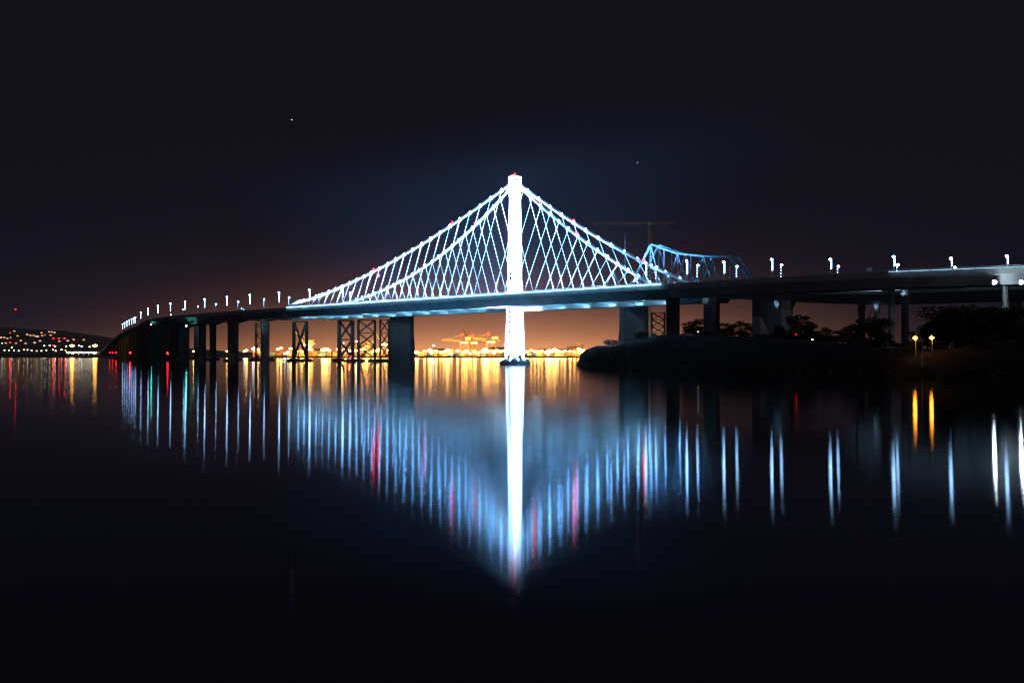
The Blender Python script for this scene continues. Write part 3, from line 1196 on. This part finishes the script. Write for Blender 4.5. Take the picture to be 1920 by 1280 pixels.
for args in ((488, 22, 2440, 13, "long lit shed by the white lamp between the left viaduct columns"),
             (598, 46, 2560, 11, "low yellow lit shed between the X braced trestle and the heavy trestle"),
             (690, 24, 2590, 20, "tall orange lit shed behind the slim lattice trestle"),
             (826, 30, 2570, 12, "low lit shed midway between the broad pier and the cranes"),
             (940, 44, 2640, 15, "lit shed partly hidden behind the foot of the white tower"),
             (1040, 62, 2600, 11, "long lit shed right of the white tower foot")):
    shed(*args)
cn = {}
for i in range(62):
    px = 480 + 9.9 * i + RNG.uniform(-4, 4)
    if 728 < px < 780 or 945 < px < 984 or px > 1092:
        continue
    Y = QF + 75 + (i % 3) * 16
    c_ = at(px, HORIZON, Y)
    mt = ("box_rust", "box_ochre", "box_grey", "box_blue", "box_ochre")[i % 5]
    for lv in range(2 + (i * 7) % 4):
        if mt not in cn:
            m = MB()
            m.box((0, 0, 1.3), (12.2, 2.45, 2.59))
            for kx in range(-5, 6):
                m.box((kx * 1.1, -1.26, 1.3), (0.5, 0.08, 2.2))
            cn[mt] = m.build("shipping_container", mt, None, (0, 0, 0))
            o_ = cn[mt]
        else:
            o_ = cn[mt].copy()
            COL.objects.link(o_)
        o_.location = (c_.x, c_.y, 2.62 + lv * 2.6)
        tag(o_, {"box_rust": "rust red", "box_ochre": "ochre", "box_grey": "grey", "box_blue": "blue"}[mt] + " shipping container on the quay below the harbour floodlights",
            "container", {"box_rust": "rust red", "box_ochre": "ochre", "box_grey": "grey", "box_blue": "blue"}[mt] + " containers on the quay")

# ------------------------------------------------------------------ far left: brightly lit plaza, shore lamps, hillside houses, red masts
c_ = at(152, HORIZON, 3700)
structure(MB().box((c_.x, 3780, 0.4), (3400, 320, 4.4)).build("shore_ground", "soil"))
e = thing("lit_plaza", (c_.x, 3700, 2.6), "broad white lit canopy at the far left end of the bridge", "canopy")
MB().box((c_.x, 3700, 12.5), (86, 22, 1.6)).build("roof", "shed_wall", e)
for i in range(6):
    MB().bar((c_.x - 40 + 16 * i, 3700, 2.6), (c_.x - 40 + 16 * i, 3700, 11.7), 1.2).build("column", "shed_wall", e)
    MB().box((c_.x - 36 + 14.5 * i, 3692, 10.6), (11.0, 6, 1.6)).build("light_panel", "warm_white", e)
flood_mast(135, 648, 3660, "sodium", "tall sodium lamp at the far left shore, left of the pair over the plaza", "sodium masts by the plaza", 7.0)
flood_mast(178, 648, 3640, "sodium", "tall sodium lamp where the left viaduct comes down, right of the pair", "sodium masts by the plaza", 7.01)
for px, py in ((136, 662), (142, 660), (176, 662), (180, 661)):
    flood_mast(px, py, 3640, "sodium_pale", "low sodium lamp at the water's edge beside the lit plaza", "low lamps by the plaza", 2.6)
LS = "small lamp in the bright string of lights along the far left shoreline"
for i in range(22):
    px = -20 + 9.0 * i + RNG.uniform(-2.5, 2.5)
    if 128 < px < 184:
        continue
    flood_mast(px, RNG.choice((655.5, 656.5, 657, 657.5)), 3760 + 20 * (i % 4), ("warm_white", "cool_far", "sodium")[(i * 5) % 3], LS, "lamps along the far left shore", 1.6)
for px, py in ((83, 648), (93, 647.5), (103, 649), (124, 649), (148, 648), (153, 649), (168, 650), (4, 643), (22, 651)):
    flood_mast(px, py, 3800, RNG.choice(("cool_far", "warm_white")), "taller white lamp above the far left shoreline", "taller lamps at the far left", 1.8)
for px, py, lab in ((19, 624, "red light on a mast low on the dark hillside at far left"), (19, 641.5, "red light on a short mast under another red light at far left"),
                    (100, 634, "red mast light, left one of the row of three"), (110.5, 634, "red mast light, middle one of the row of three"),
                    (121, 634, "red mast light, right one of the row of three"), (100, 647, "dim red light beside white lamps above the left shore"),
                    (29, 580, "faint red light high on the dark hillside at far left")):
    flood_mast(px, py, 3900, "red_far" if py > 600 else "red_far", lab, "red warning masts", 2.0 if py not in (634,) else 2.6, "warning mast")

HS = {}


def house(px, py, Y, mt):
    p = at(px, py, Y)
    x, y = p.x, p.y
    z0 = hill_z(x, y) if Y > 4000 else 2.6
    if mt not in HS:
        e = thing("hillside_house", (x, y, z0), "", "house")
        a, d, h = 7.0, 6.0, 7.0
        w_ = MB().loft([[Vector((x + i * a, y + j * d, z)) for i, j in ((-1, -1), (1, -1), (1, 1), (-1, 1))] for z in (z0 - 8, z0 + h)]).build("wall", "house_wall", e)
        r_ = MB().loft([[Vector((x + xx, y + yy, z0 + zz_)) for yy, zz_ in ((-d - .8, h), (d + .8, h), (0, h + 4))] for xx in (-a - .8, a + .8)]).build("roof", "shed_roof", e)
        wi = MB().box((x, y - d - 0.2, z0 + 4.0), (9.0, 0.4, 3.6)).build("window", mt, e)
        HS[mt] = (e, [(w_, []), (r_, []), (wi, [])])
    else:
        e = copy_thing(HS[mt][0], HS[mt][1], (x, y, z0))
    e["label"] = "tiny house with a lit window on the dark hillside beyond the left shore"
    e["group"] = "lit houses on the far hillside"
    return e


def ground_y(px, py):
    """distance at which the hillside is met by the view through a pixel"""
    Y = 4560.0
    while Y < 6400:
        p = at(px, py, Y)
        if hill_z(p.x, p.y) >= p.z - 3:
            return Y
        Y += 40
    return None


hp = [(3, 634), (9, 634), (15, 635), (20, 634), (28, 622), (34, 630), (52, 628), (58, 630), (64, 630), (69, 631), (79, 625), (80, 630), (84, 629), (93, 623), (98, 623), (103, 624),
      (88, 611), (78, 603), (85, 603), (121, 618), (130, 620), (134, 620), (140, 620), (154, 614), (58, 611), (8, 608), (96, 629), (72, 632), (40, 640), (49, 644), (66, 643), (12, 645),
      (112, 641), (128, 640), (139, 637), (158, 638), (76, 640), (31, 644), (342, 630), (348, 632), (343, 638), (359, 635), (361, 637), (372, 647), (300, 653), (180, 620), (178, 606)]
for i, (px, py) in enumerate(hp):
    Y = ground_y(px, py) or 5
    if Y == 5:
        continue
    house(px, py, Y, "window_white" if i % 3 == 0 else "window_warm")

# red lights low over the water and a few work boats
for px, py, Y, s_, lab in ((244, 661, 1420, 1.2, "red marker light on a pile by the left viaduct piers, left of the brighter one"),
                           (314, 662, 1330, 1.3, "bright red marker light on a pile in front of the left viaduct piers"),
                           (206, 661, 1800, 0.7, "red marker light, left one of three close together at the left end"),
                           (211, 661, 1800, 0.71, "red marker light, middle one of three close together at the left end"),
                           (217.5, 661, 1800, 0.9, "red marker light, right one of three close together at the left end"),
                           (476, 667, 1320, 0.5, "small red marker light below the white harbour lamp"),
                           (650, 668, 1150, 0.45, "small red marker light under the heavy trestle, left of two"),
                           (658, 668, 1150, 0.46, "small red marker light under the heavy trestle, right of two"),
                           (690, 671.5, 1120, 0.4, "tiny red marker light in front of the slim lattice trestle")):
    p = at(px, py, Y)
    e = thing("channel_marker", (p.x, p.y, 0), lab, "marker light", "red marker lights on the water")
    m = MB()
    m.tube([(p.x, p.y, -3), (p.x, p.y, p.z - s_ * 0.8)], 0.35, 6)
    m.build("pile", "dark_metal", e)
    MB().box((p.x, p.y, max(1.2, p.z - s_ * 0.8 - 0.5)), (1.4, 1.4, 0.25)).build("platform", "dark_metal", e)
    MB().octa(p, s_).build("lamp", "red_far", e)

# ------------------------------------------------------------------ island on the right
SHX = [1060, 1095, 1180, 1300, 1450, 1600, 1750, 1920, 2300]
SHY = [905, 868, 800, 715, 610, 525, 462, 420, 380]
CRX = [1060, 1092, 1096, 1120, 1150, 1200, 1230, 1280, 1400, 1500, 1560, 1650, 1700, 1760, 1850, 1920, 2300]
CRY = [668, 662, 657, 648, 648, 638, 628, 628, 630, 636, 641, 651, 655, 655, 645, 638, 630]


def island_z(x, y):
    px = 960 + FPX * x / y
    ys = interp(px, SHX, SHY)
    rise = 45.0 if px > 1180 else 22.0
    d = (y - ys) / rise
    yc = ys + rise
    crest = CAM_H + (HORIZON - interp(px, CRX, CRY)) * yc / FPX
    if d < 0:
        return max(-3.0, d * 8.0)
    f = min(1.0, d)
    h = crest * (1 - (1 - f) ** 2)
    if y > yc:
        h = min(crest * (y / yc) ** 0.2, crest + 6) - max(0, (y - yc - 260) * 0.03)
        if px < 1180:
            h = crest
    return h + 0.35 * wob(x, y, 14) * f


m = MB()
rays = [1090 + 7.0 * i for i in range(290)]
deps = [-14, -5, 0, 3, 6, 10, 15, 20, 26, 33, 42, 55, 75, 100, 135, 180, 240, 300]
vs = []
for px in rays:
    ys = interp(px, SHX, SHY)
    for d in deps:
        y = ys + d
        x = (px - 960) / FPX * y
        vs.append((x, y, island_z(x, y) if d > -10 else -3))
nd = len(deps)
fs = [(i * nd + j, (i + 1) * nd + j, (i + 1) * nd + j + 1, i * nd + j + 1) for i in range(len(rays) - 1) for j in range(nd - 1)]
fs_ = [(j, j + 1, nd + j + 1) for j in range(0)]
m.add(vs, fs)
# the cliff end of the island facing left, and its back
cl = [v for v in vs[:nd]]
m.add([(v[0], v[1], v[2]) for v in cl] + [(v[0] - 5, v[1] + 2, -3) for v in cl], [(j, j + 1, nd + j + 1, nd + j) for j in range(nd - 1)])
bk = [vs[i * nd + nd - 1] for i in range(len(rays))]
m.add(bk + [(v[0], v[1] + 12, -3) for v in bk], [(j, j + 1, len(rays) + j + 1, len(rays) + j) for j in range(len(rays) - 1)])
structure(m.build("island_ground", "soil"))

# shore rocks
RK = None
for i in range(150):
    px = RNG.uniform(1096, 1940)
    ys = interp(px, SHX, SHY)
    y = ys + RNG.uniform(-1.5, 5)
    x = (px - 960) / FPX * y
    if RK is None:
        RK = []
        for k_ in range(4):
            mb = MB()
            rg = random.Random(k_)
            rings = []
            for z, r in ((-0.6, 0.9), (-0.1, 1.1), (0.35, 0.85), (0.65, 0.4)):
                rings.append([Vector((math.cos(a_) * r * rg.uniform(.75, 1.2), math.sin(a_) * r * rg.uniform(.75, 1.2), z * rg.uniform(.8, 1.2))) for a_ in [2 * math.pi * q / 7 for q in range(7)]])
            mb.loft(rings)
            RK.append(mb.build("shore_rock", "rock", None, (0, 0, 0)))
            o_ = RK[-1]
            o_.location = (x + k_ * 2.4, y, island_z(x, y) * 0.6)
            tag(o_, "dark rock lying along the unlit waterline of the island", "rock", "rocks along the island shore")
    o_ = RK[i % 4].copy()
    COL.objects.link(o_)
    o_.location = (x, y, max(0, island_z(x, y)) * 0.8)
    s_ = RNG.uniform(0.6, 1.9)
    o_.scale = (s_, s_ * RNG.uniform(.7, 1.2), s_ * RNG.uniform(.6, 1.0))
    o_.rotation_euler = (0, 0, RNG.uniform(0, 6.28))

# trees
TREE = []


def make_tree(seed, spread, n):
    """unit tree about 10 m high at the origin; returns (trunk MB, crown MB)"""
    r = random.Random(seed)
    tr, cr = MB(), MB()
    lean = Vector((r.uniform(-.6, .6), r.uniform(-.6, .6), 0))
    tr.tube([(0, 0, -1.5), (lean.x * .3, lean.y * .3, 2.2), (lean.x, lean.y, 4.6)], [0.36, 0.27, 0.18], 7)
    lobes = []
    for i in range(17):
        a = 2 * math.pi * i / 17 * 2 + r.uniform(-.4, .4)
        d = r.uniform(0.35, 1.15) * spread
        z = r.uniform(1.4, 8.6)
        c_ = Vector((math.cos(a) * d + lean.x, math.sin(a) * d + lean.y, z))
        lobes.append((c_, r.uniform(0.8, 2.1)))
        st = Vector((lean.x * .7, lean.y * .7, min(z, r.uniform(2.0, 4.5))))
        tr.tube([st, st.lerp(c_, .55) + Vector((0, 0, .3)), c_], [0.15, 0.09, 0.04], 5)
    lobes.append((Vector((lean.x, lean.y, 8.6)), 1.7))
    for c_, rad in lobes:
        for _ in range(n):
            v = Vector((r.gauss(0, 1), r.gauss(0, 1), r.gauss(0, 1))).normalized() * (rad * r.uniform(.35, 1.12) ** .8)
            v.z *= .72
            p = c_ + v
            s_ = r.uniform(.16, .36)
            a = Vector((r.gauss(0, 1), r.gauss(0, 1), r.gauss(0, .7))).normalized()
            b = a.cross(Vector((r.gauss(0, 1), r.gauss(0, 1), r.gauss(0, 1)))).normalized()
            cr.add([p - a * s_, p + b * s_ * .55, p + a * s_, p - b * s_ * .55], [(0, 1, 2, 3)])
    return tr, cr


def make_bush(seed, n):
    r = random.Random(seed)
    tr, cr = MB(), MB()
    for i in range(6):
        a = r.uniform(0, 6.28)
        p = Vector((math.cos(a) * r.uniform(.3, 1.4), math.sin(a) * r.uniform(.3, 1.4), r.uniform(1.0, 2.0)))
        tr.tube([(0, 0, -.6), p * .5 + Vector((0, 0, .3)), p], [.10, .07, .03], 5)
        for _ in range(n):
            v = Vector((r.gauss(0, 1), r.gauss(0, 1), r.gauss(0, 1))).normalized() * r.uniform(.3, 1.15)
            q = p + v
            s_ = r.uniform(.13, .28)
            u_ = Vector((r.gauss(0, 1), r.gauss(0, 1), r.gauss(0, 1))).normalized()
            b = u_.cross(Vector((r.gauss(0, 1), r.gauss(0, 1), r.gauss(0, 1)))).normalized()
            cr.add([q - u_ * s_, q + b * s_ * .55, q + u_ * s_, q - b * s_ * .55], [(0, 1, 2, 3)])
    return tr, cr


PROTO = {}


def plant(kind, variant, px, Y, top_py, wide, label, base_py=None):
    p = at(px, HORIZON, Y)
    z0 = island_z(p.x, p.y) if base_py is None else at(px, base_py, Y).z
    h = at(px, top_py, Y).z - z0
    full = 10.0 if kind == "tree" else 3.0
    s_ = max(h, 1.5) / full
    loc = Vector((p.x, p.y, z0))
    key = (kind, variant)
    if key not in PROTO:
        tr, cr = make_tree(variant * 7 + 3, 2.7 + 0.5 * (variant % 3), 190) if kind == "tree" else make_bush(variant + 40, 130)
        e = thing(kind, (0, 0, 0), label, kind)
        a = tr.build("trunk" if kind == "tree" else "stem", "bark", e)
        b = cr.build("crown" if kind == "tree" else "foliage", "leaf" if variant % 2 else "leaf_dry", e)
        e.location = loc
        PROTO[key] = (e, [(a, []), (b, [])])
    else:
        e = copy_thing(PROTO[key][0], PROTO[key][1], loc, label)
    e.scale = (s_ * wide * 1.25, s_ * wide * 1.25, s_)
    e.rotation_euler = (0, 0, RNG.uniform(0, 6.28))
    e["group"] = "trees on the dark island" if kind == "tree" else "bushes on the dark island"
    return e


plant("bush", 0, 1148, 893, 632, 1.0, "small dark bush alone on the edge of the island's left tip")
plant("bush", 1, 1206, 880, 619, 1.1, "rounded dark bush at the foot of the broad pier on the island")
plant("bush", 2, 1226, 882, 623, 1.0, "low dark bush left of the thin lattice trestle")
plant("bush", 0, 1283, 800, 622, 1.0, "low dark bush right of the first dark bridge column")
T_ = [(1290, 815, 603, 1.2, "leaning dark tree left in the gap behind the first bridge column"), (1312, 835, 596, 1.5, "domed dark tree under the right deck, left of the gap"),
      (1338, 830, 600, 1.3, "dark tree beside the narrow column under the right deck"), (1362, 820, 605, 1.4, "dark tree rising left of the bright gap under the right deck"),
      (1386, 830, 600, 1.3, "dark tree at the right side of the gap under the right deck"), (1412, 800, 606, 1.3, "dark tree in front of the wide column"),
      (1452, 780, 612, 1.4, "low dark tree before the wide twin columns"),
      (1500, 730, 588, 1.1, "tall ragged dark tree right of the wide column"), (1524, 720, 606, 1.4, "dark tree above the tiny red light on the island"),
      (1546, 715, 612, 1.2, "low dark tree above the small white light on the island"), (1580, 700, 616, 1.5, "broad low dark tree left of the pale columns"),
      (1600, 690, 606, 1.2, "dark tree just left of the narrow pale column"), (1632, 680, 592, 1.1, "tall dark tree beside the lit column head"),
      (1652, 640, 598, 1.2, "dark tree left of the pale twin columns"), (1740, 610, 614, 1.4, "dark tree behind the two orange lamps"),
      (1770, 590, 590, 1.5, "big dark tree right of the orange lamps"), (1795, 580, 572, 1.6, "tallest broad dark tree under the upper deck at right"),
      (1825, 575, 570, 1.5, "large dark tree left of the floodlit column"), (1852, 560, 575, 1.4, "dark tree touching the left side of the floodlit column"),
      (1880, 540, 578, 1.5, "dark tree hiding the foot of the floodlit column"), (1912, 530, 572, 1.5, "dark tree cut by the right edge of the view")]
for i, (px, Y, py, wd, lab) in enumerate(T_):
    plant("tree", i % 5, px, Y, py, wd, lab)
for i, (px, Y, py, lab) in enumerate(((1700, 520, 645, "low bush below the left orange lamp"), (1765, 505, 646, "low bush right of the right orange lamp"), (1660, 545, 643, "low bush at the foot of the pale columns"),
                                      (1610, 575, 640, "low bush left of the pale columns near the shore"), (1840, 470, 636, "low bush near the shore under the tall trees"),
                                      (1560, 610, 634, "low bush on the bank below the small white light"))):
    plant("bush", i % 3, px, Y, py, 1.3, lab)

SCR = [(1262, 812, 624), (1300, 800, 620), (1322, 796, 618), (1350, 790, 620), (1372, 786, 621), (1396, 780, 622), (1425, 760, 623), (1448, 748, 624), (1475, 735, 622), (1490, 722, 618),
       (1508, 712, 620), (1534, 700, 624), (1552, 690, 626), (1572, 680, 628), (1592, 668, 630), (1622, 650, 632), (1642, 640, 634), (1684, 600, 640), (1708, 560, 644), (1722, 552, 647),
       (1755, 560, 640), (1780, 555, 634), (1805, 545, 630), (1830, 535, 628), (1858, 520, 628), (1888, 505, 626), (1915, 500, 624)]
for i, (px, Y, py) in enumerate(SCR):
    plant("bush", i % 3, px, Y, py, 1.5, "dark scrub bush growing among the trees and columns along the island crest")

# lamps and signs on the island
for px, py, Y, lab, col in ((1716, 633.5, 497, "orange sodium lamp on the island bank, left of the pair", 1), (1747, 633, 492, "orange sodium lamp on the island bank, right of the pair", 1)):
    p = at(px, py, Y)
    z0 = island_z(p.x, p.y)
    e = thing("bank_lamp", (p.x, p.y, z0), lab, "street lamp", "orange lamps on the island bank")
    MB().tube([(p.x + .5, p.y + 0.9, z0 - 0.5), (p.x + .5, p.y + 0.9, p.z + 0.6)], [0.16, 0.10], 6).build("pole", "galvanised", e)
    MB().bar((p.x + .5, p.y + 0.9, p.z + 0.7), (p.x, p.y, p.z + 0.65), 0.14).build("arm", "galvanised", e)
    MB().octa(p, 1.1, 0.9, 0.9).build("lamp", "sodium_near", e)
    point_light("bank_lamp_light", p + Vector((0, -0.6, -0.7)), 30, (1.0, 0.45, 0.10), e, 0.2)
p = at(1729, 648, 480)
z0 = island_z(p.x, p.y)
e = thing("post_sign", (p.x, p.y, z0), "small T shaped post standing between the two orange lamps", "post")
zt = at(1729, 637, 480).z
MB().bar((p.x, p.y, z0 - .4), (p.x, p.y, zt), 0.22).build("post", "galvanised", e)
MB().box((p.x, p.y, zt + .12), (2.1, .25, .24)).build("cross_arm", "galvanised", e)
for px, py, Y, mt, s_, lab in ((1309, 622, 770, "cool_far", .30, "tiny white light among the dark trees under the right deck"),
                               (1493, 627, 690, "red_lamp", .22, "tiny red light on the island right of the wide column"),
                               (1523, 637, 640, "warm_white", .50, "small warm white light on the island bank below the dark trees")):
    p = at(px, py, Y)
    z0 = island_z(p.x, p.y)
    e = thing("island_lamp", (p.x, p.y, min(z0, p.z - 1)), lab, "lamp", "small lamps on the island")
    MB().bar((p.x, p.y + .3, min(z0, p.z - 1) - .3), (p.x, p.y + .3, p.z + .3), 0.16).build("post", "dark_metal", e)
    MB().octa(p, s_, s_, s_ * .7).build("lamp", mt, e)

# road sign on the right deck
t = solve_t(1633, -30)
p = P(t, -30, deck_z(t))
e = thing("road_sign", p, "small road sign on a post on the right deck between two street lamps", "sign")
zt = at(1633, 502, p.y).z
MB().bar(p, (p.x, p.y, zt), 0.35).build("post", "galvanised", e)
MB().box((p.x - 1.6, p.y - .2, zt - .9), (2.8, .18, 1.7)).build("panel", "galvanised", e)
MB().bar((p.x - 3.4, p.y - .1, zt - 2.2), (p.x, p.y - .1, zt - 2.2), .22).build("arm", "galvanised", e)

# box truck on the left deck
t = solve_t(456, -26)
p = P(t, -26, deck_z(t) + 0.02)
ax = along(t)
bx = across(t)
e = thing("box_truck", p, "white box truck on the left deck between two street lamps", "truck")


def tp3(a, b, z):
    return p + ax * a + bx * b + Vector((0, 0, z))


MB().box(tp3(1.6, 0, 3.0), (8.4, 2.6, 3.6), ax).build("cargo_box", "truck_white", e)
m = MB()
cabr = [[tp3(a, b, z) for a, z in ((-5.2, 0.8), (-2.8, 0.8), (-2.8, 3.2), (-4.4, 3.2), (-5.2, 1.9))] for b in (-1.15, 1.15)]
m.loft(cabr)
cab = m.build("cab", "truck_white", e)
MB().box(tp3(-4.82, 0, 2.55), (0.12, 1.9, 1.0), ax).build("windscreen", "dark_metal", cab)
MB().box(tp3(0.8, 0, 0.95), (10.0, 1.0, 0.4), ax).build("chassis", "dark_metal", e)
for a in (-3.9, 3.4, 4.6):
    for b in (-1.1, 1.1):
        m = MB()
        m.tube([tp3(a, b - .18, .5), tp3(a, b + .18, .5)], .5, 12)
        m.build("wheel", "rubber", e)
for b in (-.8, .8):
    MB().box(tp3(-5.3, b, 1.1), (.18, .35, .25), ax).build("headlight", "warm_white", e)
    MB().box(tp3(5.86, b, 1.4), (.1, .3, .3), ax).build("tail_light", "red_lamp", e)
spot_light("truck_fill_light", tp3(-2, -7, 12), tp3(0, 0, 2), 16000, (0.5, 0.76, 1.0), 60, None, 0.4)  # spot added to brighten the truck; no lamp stands here

# two stars
for px, py, lab in ((547, 225, "single faint star high in the sky left of the tower"), (1195, 305, "single faint star in the sky right of the tower top")):
    p = at(px, py, 30000)
    o_ = MB().octa(p, 17).build("star", "star_glow", None, p)
    tag(o_, lab, "star")

# ------------------------------------------------------------------ night haze over the bay
hz = bpy.data.materials.new("night_haze")
hz.use_nodes = True
nt = hz.node_tree
nt.nodes.clear()
o = nt.nodes.new("ShaderNodeOutputMaterial")
pv = nt.nodes.new("ShaderNodeVolumePrincipled")
pv.inputs['Color'].default_value = (0.64, 0.75, 1.0, 1)
pv.inputs['Density'].default_value = 0.000011
pv.inputs['Anisotropy'].default_value = 0.0
pv.inputs['Density Attribute'].default_value = ""
pv.inputs['Temperature Attribute'].default_value = ""
pv.inputs['Color Attribute'].default_value = ""
nt.links.new(pv.outputs[0], o.inputs['Volume'])
try:
    hz.cycles.homogeneous_volume = True
except Exception:
    pass
MATS["night_haze"] = hz
hb = MB().box((-2300, 6150, 88), (13600, 12900, 184)).build("haze", "night_haze")
hb["kind"] = "stuff"
